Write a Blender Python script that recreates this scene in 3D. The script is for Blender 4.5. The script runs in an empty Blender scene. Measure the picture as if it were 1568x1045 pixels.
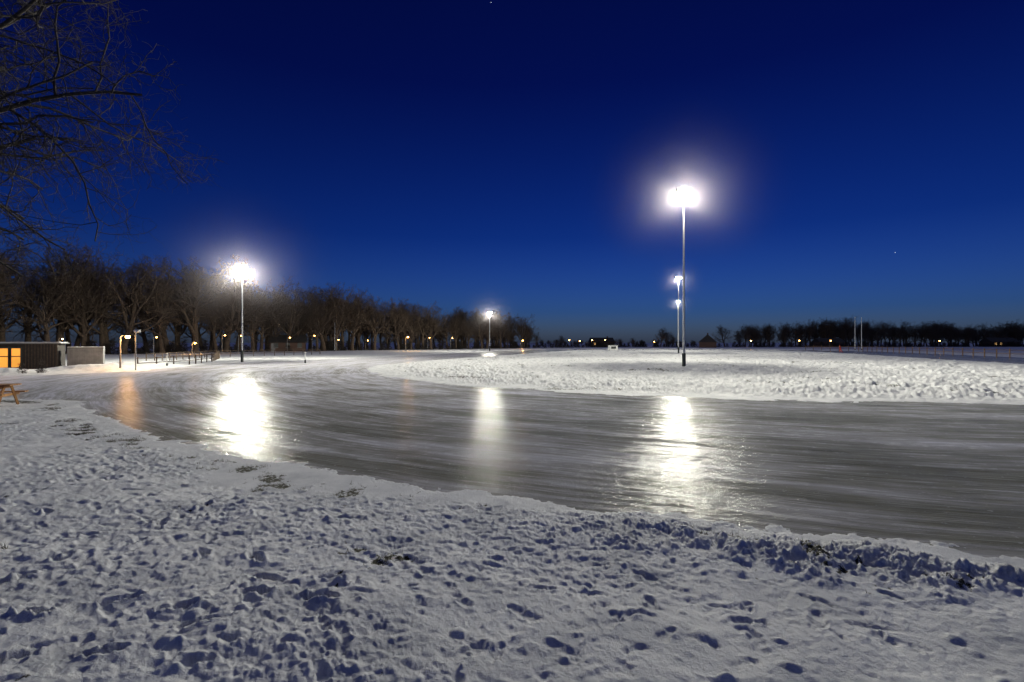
import bpy, math, random
import numpy as np
from mathutils import Vector, Matrix
random.seed(7); rng=np.random.default_rng(11)
S=bpy.context.scene
S.view_settings.view_transform='Standard'; S.view_settings.look='None'; S.view_settings.exposure=0
COL=S.collection
# ------------------------------------------------------------ helpers
def link(o,parent=None):
    COL.objects.link(o)
    if parent is not None: o.parent=parent
    return o
def empty(name,loc=(0,0,0),rz=0):
    e=bpy.data.objects.new(name,None); e.empty_display_size=.3
    e.location=loc; e.rotation_euler=(0,0,rz); COL.objects.link(e); return e
def mesh_np(name,V,F,mat=None,smooth=False):
    V=np.asarray(V,dtype=np.float32); F=np.asarray(F,dtype=np.int32)
    me=bpy.data.meshes.new(name); k=F.shape[1]
    me.vertices.add(len(V)); me.vertices.foreach_set('co',V.ravel())
    me.loops.add(F.size); me.loops.foreach_set('vertex_index',F.ravel())
    me.polygons.add(len(F)); me.polygons.foreach_set('loop_start',np.arange(0,F.size,k,dtype=np.int32))
    me.polygons.foreach_set('use_smooth',np.full(len(F),smooth))
    me.update(calc_edges=True)
    if mat: me.materials.append(mat)
    return me
def mat_new(name):
    m=bpy.data.materials.new(name); m.use_nodes=True
    nt=m.node_tree; b=nt.nodes['Principled BSDF']; return m,nt,b
def N(nt,t,**kw):
    n=nt.nodes.new(t)
    for k,v in kw.items(): setattr(n,k,v)
    return n
def mathn(nt,op,a,b=None,c=None,clamp=False):
    n=nt.nodes.new('ShaderNodeMath'); n.operation=op; n.use_clamp=clamp
    for i,v in enumerate((a,b,c)):
        if v is None: continue
        if isinstance(v,(int,float)): n.inputs[i].default_value=v
        else: nt.links.new(v,n.inputs[i])
    return n.outputs[0]
def noise(nt,vec,scale,detail=4,rough=.55):
    n=nt.nodes.new('ShaderNodeTexNoise'); n.inputs['Scale'].default_value=scale
    n.inputs['Detail'].default_value=detail; n.inputs['Roughness'].default_value=rough
    if vec is not None: nt.links.new(vec,n.inputs['Vector'])
    return n.outputs['Fac']
def ramp(nt,fac,stops):
    n=nt.nodes.new('ShaderNodeValToRGB'); nt.links.new(fac,n.inputs[0])
    e=n.color_ramp.elements
    e[0].position=stops[0][0]; e[0].color=(*stops[0][1],1)
    e[1].position=stops[-1][0]; e[1].color=(*stops[-1][1],1)
    for p,c in stops[1:-1]:
        x=e.new(p); x.color=(*c,1)
    return n.outputs[0]
def simple(name,c1,c2,scale=8,rough=.7,metal=0,bump=.0):
    m,nt,b=mat_new(name); tc=N(nt,'ShaderNodeTexCoord')
    f=noise(nt,tc.outputs['Object'],scale,5)
    nt.links.new(ramp(nt,f,[(.3,c1),(.7,c2)]),b.inputs['Base Color'])
    b.inputs['Roughness'].default_value=rough; b.inputs['Metallic'].default_value=metal
    if bump:
        bp=N(nt,'ShaderNodeBump'); bp.inputs['Distance'].default_value=bump
        nt.links.new(f,bp.inputs['Height']); nt.links.new(bp.outputs[0],b.inputs['Normal'])
    return m
def emis(name,col,st):
    m,nt,b=mat_new(name); b.inputs['Base Color'].default_value=(*[min(1,c) for c in col],1)
    b.inputs['Emission Color'].default_value=(*col,1); b.inputs['Emission Strength'].default_value=st
    return m
def box(name,lo,hi,mat,parent=None,bev=0.0):
    import bmesh
    bm=bmesh.new(); bmesh.ops.create_cube(bm,size=1)
    lo=Vector(lo);hi=Vector(hi); c=(lo+hi)/2; s=hi-lo
    for v in bm.verts: v.co=Vector((v.co.x*s.x+c.x,v.co.y*s.y+c.y,v.co.z*s.z+c.z))
    if bev: bmesh.ops.bevel(bm,geom=bm.edges[:],offset=bev,segments=2,affect='EDGES')
    me=bpy.data.meshes.new(name); bm.to_mesh(me); bm.free(); me.materials.append(mat)
    return link(bpy.data.objects.new(name,me),parent)
def tubes(paths):
    VV=[];FF=[];off=0
    for P,R,k in paths:
        P=np.asarray(P,float);n=len(P)
        T=np.gradient(P,axis=0); T/=np.linalg.norm(T,axis=1)[:,None]+1e-9
        up=np.array([0,0,1.]) if abs(T[0][2])<.9 else np.array([1.,0,0])
        A=np.cross(T,up);A/=np.linalg.norm(A,axis=1)[:,None]+1e-9;B=np.cross(T,A)
        a=np.arange(k)*2*math.pi/k
        ring=P[:,None,:]+np.asarray(R)[:,None,None]*(np.cos(a)[None,:,None]*A[:,None,:]+np.sin(a)[None,:,None]*B[:,None,:])
        VV.append(ring.reshape(-1,3))
        i=np.arange(n-1)[:,None]*k; j=np.arange(k)[None,:]; j2=(j+1)%k
        FF.append(np.stack([i+j,i+j2,i+k+j2,i+k+j],-1).reshape(-1,4)+off); off+=n*k
    return np.concatenate(VV),np.concatenate(FF)
def tube_obj(name,paths,mat,parent=None,smooth=True):
    V,F=tubes(paths); return link(bpy.data.objects.new(name,mesh_np(name,V,F,mat,smooth)),parent)
def sphere(name,loc,r,mat,parent=None,seg=16,sc=(1,1,1)):
    import bmesh
    bm=bmesh.new(); bmesh.ops.create_uvsphere(bm,u_segments=seg,v_segments=seg//2,radius=r)
    me=bpy.data.meshes.new(name)
    for f in bm.faces:f.smooth=True
    bm.to_mesh(me);bm.free();me.materials.append(mat)
    o=link(bpy.data.objects.new(name,me),parent);o.location=loc;o.scale=sc;return o

# ------------------------------------------------------------ world
w=bpy.data.worlds.new('World'); S.world=w; w.use_nodes=True; nt=w.node_tree
bg=nt.nodes['Background']
sky=N(nt,'ShaderNodeTexSky',sky_type='NISHITA'); sky.sun_disc=False
sky.sun_elevation=math.radians(8); sky.sun_rotation=math.radians(200)
tc=N(nt,'ShaderNodeTexCoord'); sp=N(nt,'ShaderNodeSeparateXYZ'); nt.links.new(tc.outputs['Generated'],sp.inputs[0])
tint=ramp(nt,sp.outputs['Z'],[(0.0,(.10,.17,.62)),(.06,(.042,.115,.54)),(.2,(.012,.056,.37)),(.45,(.005,.020,.22)),(1,(.004,.013,.13))])
mx=N(nt,'ShaderNodeMix',data_type='RGBA',blend_type='MULTIPLY'); mx.inputs[0].default_value=1
nt.links.new(sky.outputs[0],mx.inputs[6]); nt.links.new(tint,mx.inputs[7]); nt.links.new(mx.outputs[2],bg.inputs[0])
bg.inputs[1].default_value=.12

# ------------------------------------------------------------ materials
def snow_mat():
    m,nt,b=mat_new('snow'); g=N(nt,'ShaderNodeNewGeometry'); P=g.outputs['Position']
    at=N(nt,'ShaderNodeAttribute'); at.attribute_name='grass'
    n1=noise(nt,P,1.3,7,.65); n2=noise(nt,P,45,5,.7); n3=noise(nt,P,160,3,.7); n4=noise(nt,P,18,5,.75)
    white=ramp(nt,n1,[(.3,(.55,.56,.58)),(.52,(.75,.75,.76)),(.68,(.85,.85,.85))])
    gr=ramp(nt,n2,[(.35,(.02,.019,.01)),(.7,(.10,.09,.045))])
    f=mathn(nt,'ADD',at.outputs['Fac'],mathn(nt,'MULTIPLY',mathn(nt,'SUBTRACT',n4,.5),4.0))
    f=mathn(nt,'MULTIPLY',mathn(nt,'SUBTRACT',f,.55),4,clamp=True)
    f=mathn(nt,'MULTIPLY',f,mathn(nt,'MULTIPLY',at.outputs['Fac'],6,clamp=True))
    mx=N(nt,'ShaderNodeMix',data_type='RGBA'); nt.links.new(f,mx.inputs[0]); nt.links.new(white,mx.inputs[6]); nt.links.new(gr,mx.inputs[7])
    nt.links.new(mx.outputs[2],b.inputs['Base Color']); b.inputs['Roughness'].default_value=.75
    b.inputs['Specular IOR Level'].default_value=.2
    h=mathn(nt,'ADD',mathn(nt,'MULTIPLY',n2,1.0),mathn(nt,'MULTIPLY',n3,.4))
    bp=N(nt,'ShaderNodeBump'); bp.inputs['Distance'].default_value=.015; bp.inputs['Strength'].default_value=.9
    nt.links.new(h,bp.inputs['Height']); nt.links.new(bp.outputs[0],b.inputs['Normal'])
    return m
C0=np.array([18.6,49.2]); U=np.array([.3,.954]); LEN=80.; RI=31.3; RO=45.5
def ice_mat():
    m,nt,b=mat_new('rink_ice'); g=N(nt,'ShaderNodeNewGeometry'); P=g.outputs['Position']
    s=N(nt,'ShaderNodeSeparateXYZ'); nt.links.new(P,s.inputs[0])
    dx=mathn(nt,'SUBTRACT',s.outputs[0],C0[0]); dy=mathn(nt,'SUBTRACT',s.outputs[1],C0[1])
    r=mathn(nt,'SQRT',mathn(nt,'ADD',mathn(nt,'MULTIPLY',dx,dx),mathn(nt,'MULTIPLY',dy,dy)))
    a=mathn(nt,'ARCTAN2',dx,mathn(nt,'MULTIPLY',dy,-1))
    warp=mathn(nt,'MULTIPLY',noise(nt,P,.15,2),1.2); r2=mathn(nt,'ADD',r,warp)
    def strk(fr,fa):
        c=N(nt,'ShaderNodeCombineXYZ'); nt.links.new(mathn(nt,'MULTIPLY',r2,fr),c.inputs[0]); nt.links.new(mathn(nt,'MULTIPLY',a,fa),c.inputs[1]); return c.outputs[0]
    s1=noise(nt,strk(1.1,6),1,5,.6); s2=noise(nt,strk(7,14),1,4,.65); s3=noise(nt,strk(45,25),1,2,.6)
    big=noise(nt,P,.35,5,.6); med=noise(nt,P,3,5,.65); fine=noise(nt,P,25,4,.7); crack=noise(nt,P,9,6,.75)
    def mrange(v,a_,b_,c_,d_):
        q=N(nt,'ShaderNodeMapRange',interpolation_type='SMOOTHSTEP'); nt.links.new(v,q.inputs[0])
        for i_,t_ in enumerate((a_,b_,c_,d_)): q.inputs[i_+1].default_value=t_
        return q.outputs[0]
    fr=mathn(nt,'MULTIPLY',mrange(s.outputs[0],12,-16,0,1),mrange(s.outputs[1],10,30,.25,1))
    f=mathn(nt,'ADD',mathn(nt,'MULTIPLY',s1,.6),mathn(nt,'ADD',mathn(nt,'MULTIPLY',s2,.3),mathn(nt,'MULTIPLY',big,.35)))
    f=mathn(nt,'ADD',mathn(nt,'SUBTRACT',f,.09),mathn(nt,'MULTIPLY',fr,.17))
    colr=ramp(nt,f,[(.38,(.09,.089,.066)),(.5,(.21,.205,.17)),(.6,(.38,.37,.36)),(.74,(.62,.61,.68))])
    scr=mathn(nt,'MULTIPLY',mathn(nt,'SUBTRACT',s3,.56),7,clamp=True)
    scr2=mathn(nt,'MULTIPLY',mathn(nt,'SUBTRACT',crack,.60),9,clamp=True)
    sc=mathn(nt,'MAXIMUM',mathn(nt,'MULTIPLY',scr,.5),mathn(nt,'MULTIPLY',scr2,.8))
    mx=N(nt,'ShaderNodeMix',data_type='RGBA'); nt.links.new(sc,mx.inputs[0]); nt.links.new(colr,mx.inputs[6]); mx.inputs[7].default_value=(.68,.68,.67,1)
    nt.links.new(mx.outputs[2],b.inputs['Base Color'])
    rr=mathn(nt,'ADD',mathn(nt,'MULTIPLY',f,.42),mathn(nt,'MULTIPLY',mathn(nt,'SUBTRACT',med,.5),.6))
    rr=mathn(nt,'ADD',rr,mathn(nt,'MULTIPLY',mathn(nt,'SUBTRACT',s2,.5),.6))
    nt.links.new(mathn(nt,'MAXIMUM',mathn(nt,'SUBTRACT',rr,.04),.08),b.inputs['Roughness'])
    b.inputs['IOR'].default_value=1.31
    sv=mathn(nt,'ADD',mathn(nt,'ADD',med,mathn(nt,'MULTIPLY',s2,1.0)),mathn(nt,'MULTIPLY',mathn(nt,'ADD',s1,crack),.5))
    spc=mrange(sv,1.3,1.8,.002,.05)
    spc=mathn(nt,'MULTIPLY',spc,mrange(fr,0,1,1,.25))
    nt.links.new(spc,b.inputs['Specular IOR Level'])
    h=mathn(nt,'ADD',mathn(nt,'MULTIPLY',s2,.5),mathn(nt,'ADD',mathn(nt,'MULTIPLY',med,1.1),mathn(nt,'ADD',mathn(nt,'MULTIPLY',fine,.42),mathn(nt,'MULTIPLY',s3,.14))))
    bp=N(nt,'ShaderNodeBump'); bp.inputs['Distance'].default_value=.015; bp.inputs['Strength'].default_value=1
    nt.links.new(h,bp.inputs['Height']); nt.links.new(bp.outputs[0],b.inputs['Normal'])
    return m
SNOW=snow_mat(); ICE=ice_mat()
BARK=simple('bark',(.05,.036,.026),(.11,.075,.05),6,.9)
BARK_D=simple('bark_dark',(.022,.019,.016),(.045,.036,.03),6,.9)
STEEL=simple('galvanised_steel',(.35,.36,.36),(.5,.5,.5),12,.45,.6)
DARK=simple('dark_paint',(.02,.025,.02),(.04,.045,.04),10,.5)
WOOD=simple('weathered_wood',(.12,.07,.035),(.25,.15,.08),9,.8,0,.01)
WOODO=simple('orange_wood',(.35,.16,.05),(.5,.26,.09),9,.6)
BRICK=simple('brick',(.06,.035,.025),(.12,.07,.05),14,.9)
ROOF=simple('roof_tiles',(.015,.015,.016),(.035,.03,.03),10,.9)
WHITE=simple('white_panel',(.55,.55,.53),(.75,.75,.72),5,.6)
GREY=simple('grey_panel',(.16,.16,.16),(.26,.255,.25),3,.7)
SNOWR=simple('roof_snow',(.7,.72,.75),(.85,.85,.85),5,.8)
FLOOD=emis('floodlight_lens',(1,.98,.88),60)
WARM=emis('warm_bulb',(1,.5,.12),40)
WINW=emis('lit_window',(1,.42,.06),.8)
WINY=emis('lit_window_far',(1,.6,.22),1.0)

# ------------------------------------------------------------ noise maps
def tilenoise(n,lo,hi,seed,beta=1.):
    r=np.random.default_rng(seed); f=np.fft.rfft2(r.standard_normal((n,n)))
    ky=np.fft.fftfreq(n)[:,None]*n; kx=np.fft.rfftfreq(n)[None,:]*n; k=np.sqrt(kx*kx+ky*ky)
    a=np.where((k>=lo)&(k<=hi),1/np.maximum(k,1)**beta,0); x=np.fft.irfft2(f*a,s=(n,n)); return (x/x.std()).astype(np.float32)
def samp(T,x,y,res):
    n0,n1=T.shape; u=x/res; v=y/res; i=np.floor(u).astype(np.int64); j=np.floor(v).astype(np.int64)
    fu=(u-i).astype(np.float32); fv=(v-j).astype(np.float32); i0=i%n1;i1=(i+1)%n1;j0=j%n0;j1=(j+1)%n0
    return (T[j0,i0]*(1-fu)+T[j0,i1]*fu)*(1-fv)+(T[j1,i0]*(1-fu)+T[j1,i1]*fu)*fv
T1=tilenoise(1024,2,60,1,1.3); T2=tilenoise(1024,6,200,2,1.1)
NR=2048; RES=.01; rel=np.zeros((NR,NR),np.float32)
tl=tilenoise(NR,40,240,5,1.0)
tm=tilenoise(NR,150,800,6,.9)
patch=np.clip(.75+.4*tilenoise(NR,2,9,9,.8),.35,1.5)
rel+=(.0085*np.tanh(tl*1.1)+.003*tm)*patch
def stamp(cx,cy,rad,fn,mode):
    k=int(rad/RES)+2; ci=int(cx/RES);cj=int(cy/RES)
    ii=(np.arange(-k,k+1)+ci);jj=(np.arange(-k,k+1)+cj)
    X=(ii*RES-cx)[None,:];Y=(jj*RES-cy)[:,None]
    ix=np.ix_(jj%NR,ii%NR); rel[ix]=fn(X,Y,rel[ix],tl[ix],tm[ix])
def foot(cx,cy,a,depth,sc=1.):
    ca,sa=math.cos(a),math.sin(a)
    def fn(X,Y,old,n1,n2):
        u=(X*ca+Y*sa)/sc; v=(-X*sa+Y*ca)/sc
        q1=np.sqrt(((u-.055)/.09)**2+(v/.05)**2); q2=np.sqrt(((u+.075)/.06)**2+(v/.038)**2)
        q=np.minimum(q1,q2)+.16*n1+.13*n2; ins=1/(1+np.exp((q-1)*7))
        rim=np.exp(-((q-1.5)/.35)**2)
        return old*(1-.35*ins)-depth*ins+depth*.33*rim*(1+.5*n1)
    stamp(cx,cy,.3*sc,fn,0)
def lump(cx,cy,r,h):
    a=random.random()*3;ca,sa=math.cos(a),math.sin(a);e=random.uniform(.55,1)
    def fn(X,Y,old,n1,n2):
        q=np.sqrt((X*ca+Y*sa)**2+((-X*sa+Y*ca)/e)**2)/r+.12*n2
        return old+h*np.clip(1-q*q,0,1)**.8
    stamp(cx,cy,r,fn,0)
L=NR*RES
for _ in range(2600): lump(random.random()*L,random.random()*L,random.uniform(.035,.09),-random.uniform(.006,.022))
for _ in range(1500): foot(random.random()*L,random.random()*L,random.random()*6.28,random.uniform(.006,.024),random.uniform(.75,1.1))
for _ in range(60):
    x,y=random.random()*L,random.random()*L;a=random.random()*6.28;dp=random.uniform(.03,.065)
    for s in range(random.randint(4,12)):
        sd=.11*(1 if s%2 else -1); foot(x-math.sin(a)*sd,y+math.cos(a)*sd,a+random.uniform(-.3,.3),dp*random.uniform(.6,1.2),random.uniform(.85,1.1))
        x+=math.cos(a)*.5;y+=math.sin(a)*.5;a+=random.uniform(-.2,.2)
for _ in range(8000):
    x,y=random.random()*L,random.random()*L
    if patch[int(y/RES)%NR,int(x/RES)%NR]<random.random(): continue
    lump(x,y,random.uniform(.015,.05),random.uniform(.004,.018))
for _ in range(420): lump(random.random()*L,random.random()*L,random.uniform(.05,.11),random.uniform(.015,.035))
def sst(x,a,b):
    t=np.clip((x-a)/(b-a),0,1); return t*t*(3-2*t)
APR=np.array([(-12.6,16.5),(-14.8,19.2),(-20,20.9),(-34,21.4),(-70,22),(-70,34),(-36,33.5),(-31.5,34.5),(-30,38),(-31.5,46),(-30,57),(-25,66),(-18,74),(0,60),(0,30)],float)
def poly_sd(x,y,P):
    d=np.full(x.shape,1e9);ins=np.zeros(x.shape,bool);n=len(P)
    for i in range(n):
        a=P[i];b=P[(i+1)%n];e=b-a;wx=x-a[0];wy=y-a[1]
        t=np.clip((wx*e[0]+wy*e[1])/(e@e),0,1); d=np.minimum(d,(wx-e[0]*t)**2+(wy-e[1]*t)**2)
        c=((a[1]>y)!=(b[1]>y))&(x<(b[0]-a[0])*(y-a[1])/(b[1]-a[1]+1e-12)+a[0]); ins^=c
    d=np.sqrt(d);return np.where(ins,-d,d)
def rseg(x,y):
    wx=x-C0[0];wy=y-C0[1];t=np.clip(wx*U[0]+wy*U[1],0,LEN);return np.hypot(wx-U[0]*t,wy-U[1]*t)
MOUND=[(-33.5,40,3.2,1.6,.45),(-34,46,2.5,3,.5),(-42,36.5,3.5,1.3,.45),(-32.5,43,1.5,2,.35),(-37,37.5,1.5,1.,.3),(-48,36,3,1.2,.4)]
def height(x,y):
    r=rseg(x,y); ring=np.maximum(r-RO,RI-r); apr=poly_sd(x,y,APR); apr=np.where(r<RI+2,99,apr)
    d=np.minimum(ring,apr); inner=(r<RI)
    dn=d+.11*samp(T1,x,y,.012)+.05*samp(T2,x,y,.01)+inner*.25*samp(T1,x,y,.03)
    lift=sst(dn,-.2,.6)
    R=samp(rel,x+3.1,y+5.7,RES); R2=samp(rel,x*.8-y*.6,x*.6+y*.8,RES)
    dist=np.hypot(x,y); fade=np.clip(1-dist/160,.0,1)
    z=-.035+lift*.055
    amp=.92+.4*sst(-y,-6,-2.5)*sst(-x,-3,1)
    z+=lift*fade*(sst(dn,.4,1.8)*(R*amp+.3*R2)*np.where(inner,3.2,1)+.014*samp(T1,x,y,.03)*sst(dn,.3,1.5))
    z+=lift*.03*samp(T1,x,y,.35)*np.clip(dist/40,.1,1)
    z+=np.where(inner,.16*sst(RI-r,0,6)+.05*samp(T2,x,y,.03)*sst(RI-r,.5,3),0)
    bank=(~inner)&(y<24)
    z+=np.where(bank,.33*sst(d,.6,8),0)
    rm=sst(x,-1,3)*.9+.12
    z+=np.where(bank,rm*np.exp(-((d-1.15-.2*samp(T1,x,y,.02))/.4)**2)*(.05+.03*np.clip(samp(T2,x,y,.006),-1.,2)+.8*np.clip(R,-.02,.05)),0)
    for mx_,my_,sx,sy,h in MOUND:
        z+=h*np.exp(-((x-mx_)/sx)**2-((y-my_)/sy)**2)*(1+.15*samp(T1,x,y,.03))
    z=np.maximum(z,-.04+.055*sst(dn,.1,.5))
    gn=samp(T1,x+7,y+2,.016); g2=samp(T2,x,y,.012)
    band=np.exp(-((d-1.2)/.5)**2)*np.where(bank,1,.0)*sst(-x,-.5,3)
    g=sst(gn*.6+g2*.35+band*1.3-R*16,1.2,2.15)*np.where(bank,1,.0)*sst(d,.5,1.)
    g=np.maximum(g,sst(-R,.042,.065)*.6*np.where(bank,1,0)*sst(d,1.,1.6))
    gi=sst(samp(T1,x,y*2.5,.05)+.4*g2-R*10,1.4,2.4)*inner*.85
    g=np.maximum(g,gi)
    return z,g,d
an=np.concatenate([np.linspace(-62,62,1150)*math.pi/180,np.linspace(64,296,60)*math.pi/180])
rr=[.15,.4,.8]
while rr[-1]<22: rr.append(rr[-1]*(1.0042 if rr[-1]>1.8 else 1.02))
while rr[-1]<150: rr.append(rr[-1]*1.008)
while rr[-1]<4000: rr.append(rr[-1]*1.05)
rr=np.array(rr); A,Rr=np.meshgrid(an,rr)
X=(Rr*np.sin(A)).ravel();Y=(Rr*np.cos(A)).ravel()
Z=np.zeros_like(X);G=np.zeros_like(X)
for s in range(0,len(X),400000):
    z,g,_=height(X[s:s+400000],Y[s:s+400000]);Z[s:s+400000]=z;G[s:s+400000]=g
nr,na=A.shape; i=np.arange(nr-1)[:,None]*na; j=np.arange(na)[None,:]; j2=(j+1)%na
F=np.stack([i+j,i+j2,i+na+j2,i+na+j],-1).reshape(-1,4)[:,::-1]
me=mesh_np('snow_ground',np.stack([X,Y,Z],-1),F,SNOW,True)
at=me.attributes.new('grass','FLOAT','POINT'); at.data.foreach_set('value',G.astype(np.float32))
link(bpy.data.objects.new('snow_ground',me))
V=[(-72,2,0),(80,2,0),(110,190,0),(-72,190,0)]
link(bpy.data.objects.new('rink_ice',mesh_np('rink_ice',V,[(0,1,2,3)],ICE)))
def gz(x,y): return float(height(np.array([float(x)]),np.array([float(y)]))[0][0])
px=rng.uniform(-14,10,200000);py=rng.uniform(1.5,14,200000)
z,g,d=height(px,py); k=(g>.35)&(d>.5); px,py,z=px[k][:16000],py[k][:16000],z[k][:16000]
n=len(px)
if n:
    a=rng.uniform(0,6.28,n);h=rng.uniform(.015,.06,n);wd=.0025;lx=rng.normal(0,.03,n);ly=rng.normal(0,.03,n)
    V=np.stack([np.stack([px-np.cos(a)*wd,py-np.sin(a)*wd,z-.01],-1),np.stack([px+np.cos(a)*wd,py+np.sin(a)*wd,z-.01],-1),np.stack([px+lx,py+ly,z+h],-1)],1).reshape(-1,3)
    GR=simple('dry_grass',(.05,.045,.018),(.14,.12,.05),30,.8)
    link(bpy.data.objects.new('grass_tufts',mesh_np('grass_tufts',V,np.arange(3*n).reshape(-1,3),GR)))

# ------------------------------------------------------------ trees
def tree_mesh(name,seed,H,kids,mat,tr=.028,spread=1.,rmin=.012,droop=0.,segs=(9,7,5,4,3),base=.22,limb=.42,trunk=.8,tf=.5):
    r=random.Random(seed); paths=[]; st=[(Vector((0,0,-.3)),Vector((0,0,1)),H*trunk,H*tr,0)]
    while st:
        p,d,ln,rad,lv=st.pop(); n=segs[lv]; P=[p.copy()];D=[d.copy()]
        for k in range(n):
            wob=.08+.1*lv
            d=(d+Vector((r.gauss(0,wob),r.gauss(0,wob),r.gauss(0,wob*.8)+(.07 if lv else .12)-droop*lv*.05))).normalized()
            p=p+d*ln/n; P.append(p.copy());D.append(d.copy())
        end=.35 if lv<2 else .5
        R=[max(rmin*.6,rad*(1-(1-end)*(q/n)**.9)) for q in range(n+1)]
        if lv==0: R[0]*=1.35
        paths.append(([tuple(q) for q in P],R,(8,5,4,3,3)[lv]))
        if lv<len(kids):
            K=kids[lv]; az=r.random()*6.28
            for c in range(K):
                t=(base if lv==0 else .18)+(1-(base if lv==0 else .18))*((c+r.random()*.8)/K); t=min(t,.999)
                q=int(t*n); fr=t*n-q; pos=P[q].lerp(P[min(q+1,n)],fr); dd=D[q]
                az+=2.4+r.uniform(-.5,.5); ang=math.radians(r.uniform(35,68))*(1. if lv else 1-.45*t)*spread
                ax=dd.orthogonal().normalized(); ax.rotate(Matrix.Rotation(az,3,dd)); nd=dd.copy(); nd.rotate(Matrix.Rotation(ang,3,ax))
                if lv==0: l2=H*limb*(1-tf*t)*r.uniform(.75,1.15)
                else: l2=ln*(.62-.25*t)*r.uniform(.7,1.2)
                st.append((pos,nd,l2,max(rmin,R[q]*(.55 if lv==0 else .58)),lv+1))
    V,F=tubes(paths)
    if trunk<.75: V=V*(H/V[:,2].max())
    return mesh_np(name,V,F,mat,True)
TM=[tree_mesh('bare_tree_mesh',s,10,(11,7,6,4),BARK,tr=.027,rmin=.012,spread=random.uniform(.9,1.15),base=.3,limb=.42,trunk=.55,tf=.15) for s in range(8)]
def put(name,me,x,y,s,par=None,z=0,sx=1):
    o=bpy.data.objects.new(name,me); o.location=(x,y,z); o.rotation_euler=(0,0,random.random()*6.28)
    o.scale=(s*sx,s*sx,s); return link(o,par)
def path_fill(par,W,step,rows,rowd,jit,k=1.):
    for a,b in zip(W[:-1],W[1:]):
        dd=math.hypot(b[0]-a[0],b[1]-a[1]); n=max(1,int(dd/step)); nx,ny=-(b[1]-a[1])/dd,(b[0]-a[0])/dd
        for row in range(rows):
            for q in range(n):
                t=(q+random.random())/n; x=a[0]+(b[0]-a[0])*t+nx*row*rowd+random.uniform(-jit,jit); y=a[1]+(b[1]-a[1])*t+ny*row*rowd+random.uniform(-jit,jit)
                h=(a[2]+(b[2]-a[2])*t)*k
                put('tree',random.choice(TM),x,y,h/10*random.uniform(.75,1.08),par,0,random.uniform(.85,1.15))
woods=empty('bare_woodland')
path_fill(woods,[(-98,55,17.5),(-80,80,17.5),(-77,87,18),(-75,92,16.5),(-72,97,17.5),(-70,105,18.5),(-65,112,17),(-59,120,14.6),(-52,130,14.6),(-43.6,140,16),(-37,150,13),(-27,160,13.4),(-20,170,10.8),(-10,180,12.3),(4,200,11),(10,215,6)],4.2,4,5,2.,1.22)
rt=empty('distant_treeline')
path_fill(rt,[(380,260,15),(290,275,15.5),(258,280,12.5),(232,275,14.5),(208,280,14),(185,275,14),(168,265,17.5),(158,265,14),(140,265,12.5),(118,262,11)],4,3,-4,2,1.02)
path_fill(rt,[(100,265,3.6),(60,270,4.8),(30,270,4.0),(12,270,4.5)],3.5,2,5,3)
for x,y,h in [(75.6,260,10.5),(79,262,8.5),(108,260,11.5),(83,262,7),(26,270,6.5)]:
    put('bare_tree',random.choice(TM),x,y,h/10,None,0,1.2)
SH=[tree_mesh('shrub_mesh',50+s,2.2,(14,9,7),BARK_D,tr=.01,rmin=.012,spread=1.1,base=.02) for s in range(2)]
hedge=empty('undergrowth')
Wp=[(-98,62),(-80,86),(-72,104),(-60,122),(-44,143),(-27,163),(-8,184),(10,215),(60,250),(118,245),(168,250),(232,262),(300,262)]
for a,b in zip(Wp[:-1],Wp[1:]):
    dd=math.hypot(b[0]-a[0],b[1]-a[1])
    for q in range(int(dd/1.1)):
        t=random.random(); put('shrub',random.choice(SH),a[0]+(b[0]-a[0])*t+random.uniform(-3,3),a[1]+(b[1]-a[1])*t+random.uniform(-2,2),random.uniform(.6,1.7),hedge,0,1.4)
for x,y,s in [(-33.6,36.5,.55),(-34.6,36.2,.45)]:
    put('bush',SH[0],x,y,s,None,gz(x,y))
nt_me=tree_mesh('near_bare_tree_mesh',23,19,(19,13,10,8),BARK_D,tr=.015,rmin=.006,spread=1.15,droop=.7,base=.18,segs=(10,9,7,5,4),limb=.5)
o=bpy.data.objects.new('bare_tree',nt_me); o.location=(-19.2,13.4,gz(-19.2,13.4)); link(o); o.rotation_euler=(0,0,.6)

# ------------------------------------------------------------ floodlight poles
def flood_light(name,par,loc,power,radius=.32):
    l=bpy.data.lights.new(name,'POINT'); l.energy=power; l.shadow_soft_size=radius; l.color=(1,.975,.82)
    l.use_nodes=True; nt=l.node_tree; em=[n for n in nt.nodes if n.type=='EMISSION'][0]
    g=N(nt,'ShaderNodeNewGeometry'); s=N(nt,'ShaderNodeSeparateXYZ'); nt.links.new(g.outputs['Incoming'],s.inputs[0])
    z=mathn(nt,'MULTIPLY',s.outputs[2],-1)
    mr=N(nt,'ShaderNodeMapRange',interpolation_type='SMOOTHSTEP'); nt.links.new(z,mr.inputs[0])
    mr.inputs[1].default_value=.40; mr.inputs[2].default_value=.95; mr.inputs[3].default_value=1; mr.inputs[4].default_value=.05
    nt.links.new(mr.outputs[0],em.inputs['Strength'])
    o=bpy.data.objects.new(name,l); o.location=loc; link(o,par); return o
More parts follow.
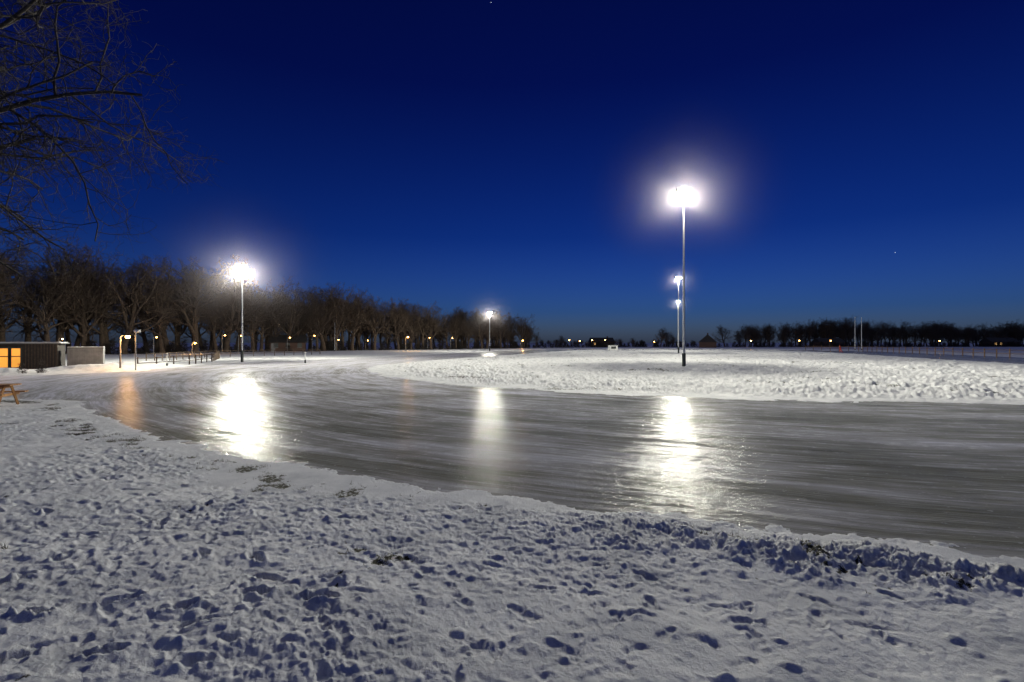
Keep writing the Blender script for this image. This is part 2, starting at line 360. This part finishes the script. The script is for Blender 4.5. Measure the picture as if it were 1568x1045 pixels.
def haze(name,dens,R,col):
    m=bpy.data.materials.new(name); m.use_nodes=True; nt=m.node_tree; nt.nodes.clear()
    vo=N(nt,'ShaderNodeVolumeScatter'); vo.inputs['Color'].default_value=(*col,1)
    tc=N(nt,'ShaderNodeTexCoord'); ln=N(nt,'ShaderNodeVectorMath',operation='LENGTH'); nt.links.new(tc.outputs['Object'],ln.inputs[0])
    t=mathn(nt,'SUBTRACT',1,mathn(nt,'DIVIDE',ln.outputs['Value'],R),clamp=True)
    nt.links.new(mathn(nt,'MULTIPLY',mathn(nt,'POWER',t,6),dens),vo.inputs['Density'])
    oo=N(nt,'ShaderNodeOutputMaterial'); nt.links.new(vo.outputs[0],oo.inputs['Volume']); return m
def flood_pole(x,y,H,power,hr,dens,az=0.):
    e=empty('floodlight_pole',(x,y,0),az)
    tube_obj('pole_base',[([(0,0,-.2),(0,0,1.3),(0,0,1.35)],[.15,.15,.09],14)],DARK,e)
    tube_obj('pole_shaft',[([(0,0,1.3),(0,0,H*.55),(0,0,H+.35),(0,0,H+.36)],[.10,.08,.055,.001],12)],STEEL,e)
    tube_obj('crossarm',[([(-.5,0,H+.25),(.5,0,H+.25)],[.035,.035],8),([(0,-.4,H+.22),(0,.4,H+.22)],[.03,.03],8)],STEEL,e)
    for i,(hx,hy,rz) in enumerate([(-.36,-.12,.35),(.36,-.12,-.35),(-.36,.14,math.pi-.4),(.36,.14,math.pi+.4)]):
        h=empty('head_%d'%i,(hx,hy,H+.12),rz); h.parent=e; h.rotation_euler=(math.radians(-32),0,rz)
        box('housing',(-.24,-.06,-.18),(.24,.1,.18),DARK,h,.03)
        box('lens',(-.2,-.068,-.14),(.2,-.062,.14),FLOOD,h)
        box('visor',(-.24,-.16,.183),(.24,.02,.195),DARK,h)
    flood_light('lamp',e,(0,0,H-.42),power)
    sphere('added_glow_haze',(0,0,H-.42),hr,haze('added_glow_haze',dens,hr,(.97,.9,1)),e,32)  # added scattering sphere, stands in for the soft glare halo around the lamp
    return e
PW=42000
flood_pole(14.1,42,14.5,PW*1.1,13,.006)
flood_pole(32,98.4,14.5,PW*.6,9,.005)
flood_pole(50.4,155.5,14.5,PW*.6,9,.005)
flood_pole(-30.3,57.5,10.3,PW*.85,17,.0075)
flood_pole(-5.8,133,9.8,PW*.5,15,.008)

# ------------------------------------------------------------ street lamps
def street_lamp(x,y,h,r=.12,power=0,arm=.4,mat=WARM):
    e=empty('street_lamp',(x,y,0))
    tube_obj('post',[([(0,0,-.1),(0,0,h*.6),(0,0,h),(arm*.4,0,h+.12),(arm,0,h+.12)],[.07,.055,.045,.03,.03],8)],GREY,e)
    box('hood',(arm-.05,-.12,h+.08),(arm+.4,.12,h+.17),DARK,e,.03)
    sphere('bulb',(arm+.18,0,h+.0),r,mat,e,12,(1,1,.7))
    if power:
        l=bpy.data.lights.new('glow','POINT');l.energy=power;l.color=(1,.5,.15);l.shadow_soft_size=.15
        o=bpy.data.objects.new('glow',l);o.location=(arm+.18,0,h-.25);link(o,e)
street_lamp(-30.6,40,2.65,.17,300)
street_lamp(-60,96,2.1,.16,300)
street_lamp(-27,130,3.6,.2,500); street_lamp(3,170,2.9,.2,400)
for px_,d in [(870,262),(886,262),(905,262),(1000,258),(1148,240),(1270,240),(1437,245),(925,262),(560,145),(440,120),(1222,240),(340,102),(365,110),(478,128),(515,135),(655,160),(690,165),(90,84),(235,95)]:
    street_lamp((px_-784)/784*d,d,random.uniform(2.6,4),.26 if d>200 else .13)
e=empty('speaker_post',(-29.4,40,0)); tube_obj('post',[([(0,0,-.1),(0,0,3.1)],[.05,.04],8)],GREY,e)
box('speaker_horn',(-.12,-.12,3.0),(.35,.12,3.2),WHITE,e,.04)

# ------------------------------------------------------------ buildings
def clubhouse():
    e=empty('clubhouse',(-36.4,41,0),.62)
    box('walls',(-11,0,-.1),(0,5,2.1),BARK_D,e)
    for i in range(60):
        x=-.05-i*.18
        if x<-10.9: break
        if -3.4<x<-2.0: continue
        box('batten',(x-.04,-.03,.0),(x,-.002,2.08),BARK,e)
    box('roof_slab',(-11.3,-.4,2.103),(.25,5.3,2.2),GREY,e,.02)
    box('roof_snow',(-11.2,-.3,2.203),(.15,5.2,2.25),SNOWR,e,.02)
    w_=.5
    for x0 in (-3.36,-2.66,-5.6,-6.3):
        box('window_pane',(x0,-.02,.3),(x0+w_,-.01,1.75),WINW,e)
        for a,b in (((x0-.08,-.05,.22),(x0,.0,1.83)),((x0+w_,-.05,.22),(x0+w_+.08,.0,1.83)),((x0+.002,-.05,1.752),(x0+w_-.002,.0,1.83)),((x0+.002,-.05,.22),(x0+w_-.002,.0,.298)),((x0+.002,-.046,1.1),(x0+w_-.002,-.022,1.17))):
            box('frame',a,b,DARK,e)
clubhouse()
e=empty('storage_container',(-36.15,41.6,0),.62)
box('body',(0,0,.05),(2.3,2.2,1.75),GREY,e)
for i in range(15): box('corrugation',(.05+i*.15,-.03,.1),(.12+i*.15,-.002,1.7),GREY,e)
box('roof',(-.03,-.06,1.753),(2.35,2.26,1.8),DARK,e); box('roof_snow',(.0,0,1.803),(2.3,2.2,1.86),SNOWR,e,.02)
def house(x,y,w,d,hw,hr,rz=0,lit=2,snow=True):
    e=empty('brick_house',(x,y,0),rz)
    box('walls',(-w/2,-d/2,-.2),(w/2,d/2,hw),BRICK,e)
    V=[(-w/2-.3,-d/2-.3,hw),(w/2+.3,-d/2-.3,hw),(w/2+.3,d/2+.3,hw),(-w/2-.3,d/2+.3,hw),(-w/2-.3,0,hw+hr),(w/2+.3,0,hw+hr)]
    me=bpy.data.meshes.new('roof');me.from_pydata(V,[],[(0,1,5,4),(2,3,4,5),(0,4,3),(1,2,5),(3,2,1,0)]);me.materials.append(ROOF)
    link(bpy.data.objects.new('roof',me),e)
    box('chimney',(w*.25,-.3,hw+hr*.5),(w*.25+.6,.3,hw+hr+.7),BRICK,e)
    n=max(2,int(w/2.4))
    for i in range(n):
        x0=-w/2+(i+.5)*w/n; on=random.random()<lit/n
        box('window',(x0-.5,-d/2-.03,1.0),(x0+.5,-d/2-.005,2.1),WINY if on else DARK,e)
        box('sill',(x0-.6,-d/2-.1,.9),(x0+.6,-d/2-.002,.98),GREY,e)
    box('door',(-w/2+.3,-d/2-.03,0),(-w/2+1.2,-d/2-.004,2.05),GREY,e)
for a in [(-56,128,8,6,2.2,2.0,.4,.6),(48,275,12,8,2.5,2.4,.1,1),(86,225,8,7,2.4,3.4,1.2,1),(158,256,12,8,2.3,2.2,0,1),(255,268,14,8,2.4,2.4,0,1)]:
    house(*a)
e=empty('timing_hut',(26,132,0)); box('walls',(-1.1,-.9,0),(1.1,.9,1.5),WHITE,e,.02); box('roof',(-1.25,-1.05,1.503),(1.25,1.05,1.62),DARK,e); box('hatch',(-.6,-.93,.6),(.6,-.905,1.2),DARK,e)

# ------------------------------------------------------------ fences and posts
def fence(name,W,step,h,rails,mat,pr=.06):
    P=[]
    for a,b in zip(W[:-1],W[1:]):
        dd=math.hypot(b[0]-a[0],b[1]-a[1]);n=int(dd/step)
        for q in range(n+1):
            t=q/n;x=a[0]+(b[0]-a[0])*t;y=a[1]+(b[1]-a[1])*t;P.append(([(x,y,-.1),(x,y,h+random.uniform(-.04,.04))],[pr,pr*.9],7))
        for rh in rails: P.append(([(a[0],a[1]-pr,rh),(b[0],b[1]-pr,rh)],[.035,.035],4))
    tube_obj(name,P,mat,None,False)
fence('wooden_fence',[(63,50),(70,72),(78,98),(88,130),(86,150)],3,1.35,(.65,1.15),WOOD,.08)
fence('wooden_fence',[(-31.8,43.5),(-31.5,50),(-34,58),(-40,70)],1.8,.95,(.45,.85),BARK,.06)
fence('wooden_fence',[(-40,56),(-45,75),(-36,96)],2,1.0,(.5,.95),BARK,.06)
def pole(name,x,y,h,r=.1,mat=WHITE):
    e=empty(name,(x,y,0)); tube_obj('shaft',[([(0,0,-.2),(0,0,h),(0,0,h+.02)],[r,r*.75,.01],10)],mat,e); tube_obj('foot_collar',[([(0,0,-.1),(0,0,.35)],[r*1.7,r*1.6],10)],DARK,e); sphere('cap',(0,0,h+.03),r*1.1,mat,e)
pole('flag_pole',100.5,150,9.6); pole('flag_pole',102.4,150,9.4)
pole('flag_pole',-45,130,7.2,.08,STEEL); pole('marker_post',-22.2,55,1.1,.05); pole('marker_post',-31,46,1.2,.05)
e=empty('picnic_table',(-17.9,17.3,gz(-17.2,17.3)),.35)
for i in range(5): box('top_plank',(-.9,-.36+i*.148,.70),(.9,-.225+i*.148,.74),WOODO,e,.006)
for s in (-1,1):
    for i in range(2): box('seat_plank',(-.9,s*.68-.13+i*.135,.42),(.9,s*.68-.005+i*.135,.46),WOODO,e,.006)
for x in (-.62,.62):
    box('top_bearer',(x-.03,-.36,.61),(x+.03,.37,.697),WOODO,e); box('seat_bearer',(x-.03,-.8,.33),(x+.03,.8,.417),WOODO,e)
    for s in (-1,1):
        tube_obj('leg',[([(x+.06,s*.2,.68),(x+.06,s*.62,0)],[.045,.045],4)],WOODO,e,False)
def skater(x,y,rz):
    pts=[(0,0,.95),(0,.04,1.2),(0,.1,1.42),(0,.14,1.52),(0,.17,1.66),(.12,0,.9),(.15,.12,.5),(.14,.0,.1),(.14,.16,.05),(-.12,0,.9),(-.2,-.1,.52),(-.28,-.38,.2),(-.3,-.26,.1),(.2,.08,1.4),(.3,-.1,1.17),(.22,-.25,1.0),(-.2,.08,1.4),(-.3,.2,1.15),(-.15,.36,1.05)]
    ed=[(0,1),(1,2),(2,3),(3,4),(0,5),(5,6),(6,7),(7,8),(0,9),(9,10),(10,11),(11,12),(2,13),(13,14),(14,15),(2,16),(16,17),(17,18)]
    rad=[.15,.15,.16,.06,.11,.1,.075,.05,.045,.1,.075,.05,.045,.07,.05,.035,.07,.05,.035]
    me=bpy.data.meshes.new('skater');me.from_pydata(pts,ed,[]);o=bpy.data.objects.new('skater',me);link(o);o.location=(x,y,.02);o.rotation_euler=(0,0,rz)
    m=o.modifiers.new('s','SKIN')
    for i,v in enumerate(me.skin_vertices[0].data): v.radius=(rad[i],rad[i]); v.use_root=(i==0)
    o.modifiers.new('u','SUBSURF').levels=1; me.materials.append(simple('red_jacket',(.3,.03,.02),(.4,.05,.03),5,.8))
skater(68,106,1.2)
P=[]
for px_,py_ in [(1371,387),(752,3)]:
    D=2800; P.append(((px_-784)/784*D,D,2.2+(525-py_)/784*D))
VV=[];FF=[]
for x,y,z in P:
    o_=len(VV);r=2.2;VV+=[(x+r,y,z),(x-r,y,z),(x,y+r,z),(x,y-r,z),(x,y,z+r),(x,y,z-r)]
    for a,b,c in [(0,2,4),(2,1,4),(1,3,4),(3,0,4),(2,0,5),(1,2,5),(3,1,5),(0,3,5)]: FF.append((o_+a,o_+b,o_+c))
link(bpy.data.objects.new('stars',mesh_np('stars',VV,FF,emis('starlight',(.8,.9,1),1.2))))
# added weak bluish sun lamp that fills the foreground shadows
l=bpy.data.lights.new('added_fill_sun','SUN'); l.energy=.2; l.angle=math.radians(10); l.color=(.62,.70,1)
o=bpy.data.objects.new('added_fill_sun',l); o.rotation_euler=(math.radians(-38),0,math.radians(-35)); link(o)
# ------------------------------------------------------------ camera
c=bpy.data.cameras.new('camera');c.lens=18;c.sensor_width=36;c.clip_end=8000;c.clip_start=.05
co=bpy.data.objects.new('camera',c);co.location=(0,0,2.2);co.rotation_euler=(math.radians(90.18),0,0);link(co);S.camera=co
print('verts',len(X))
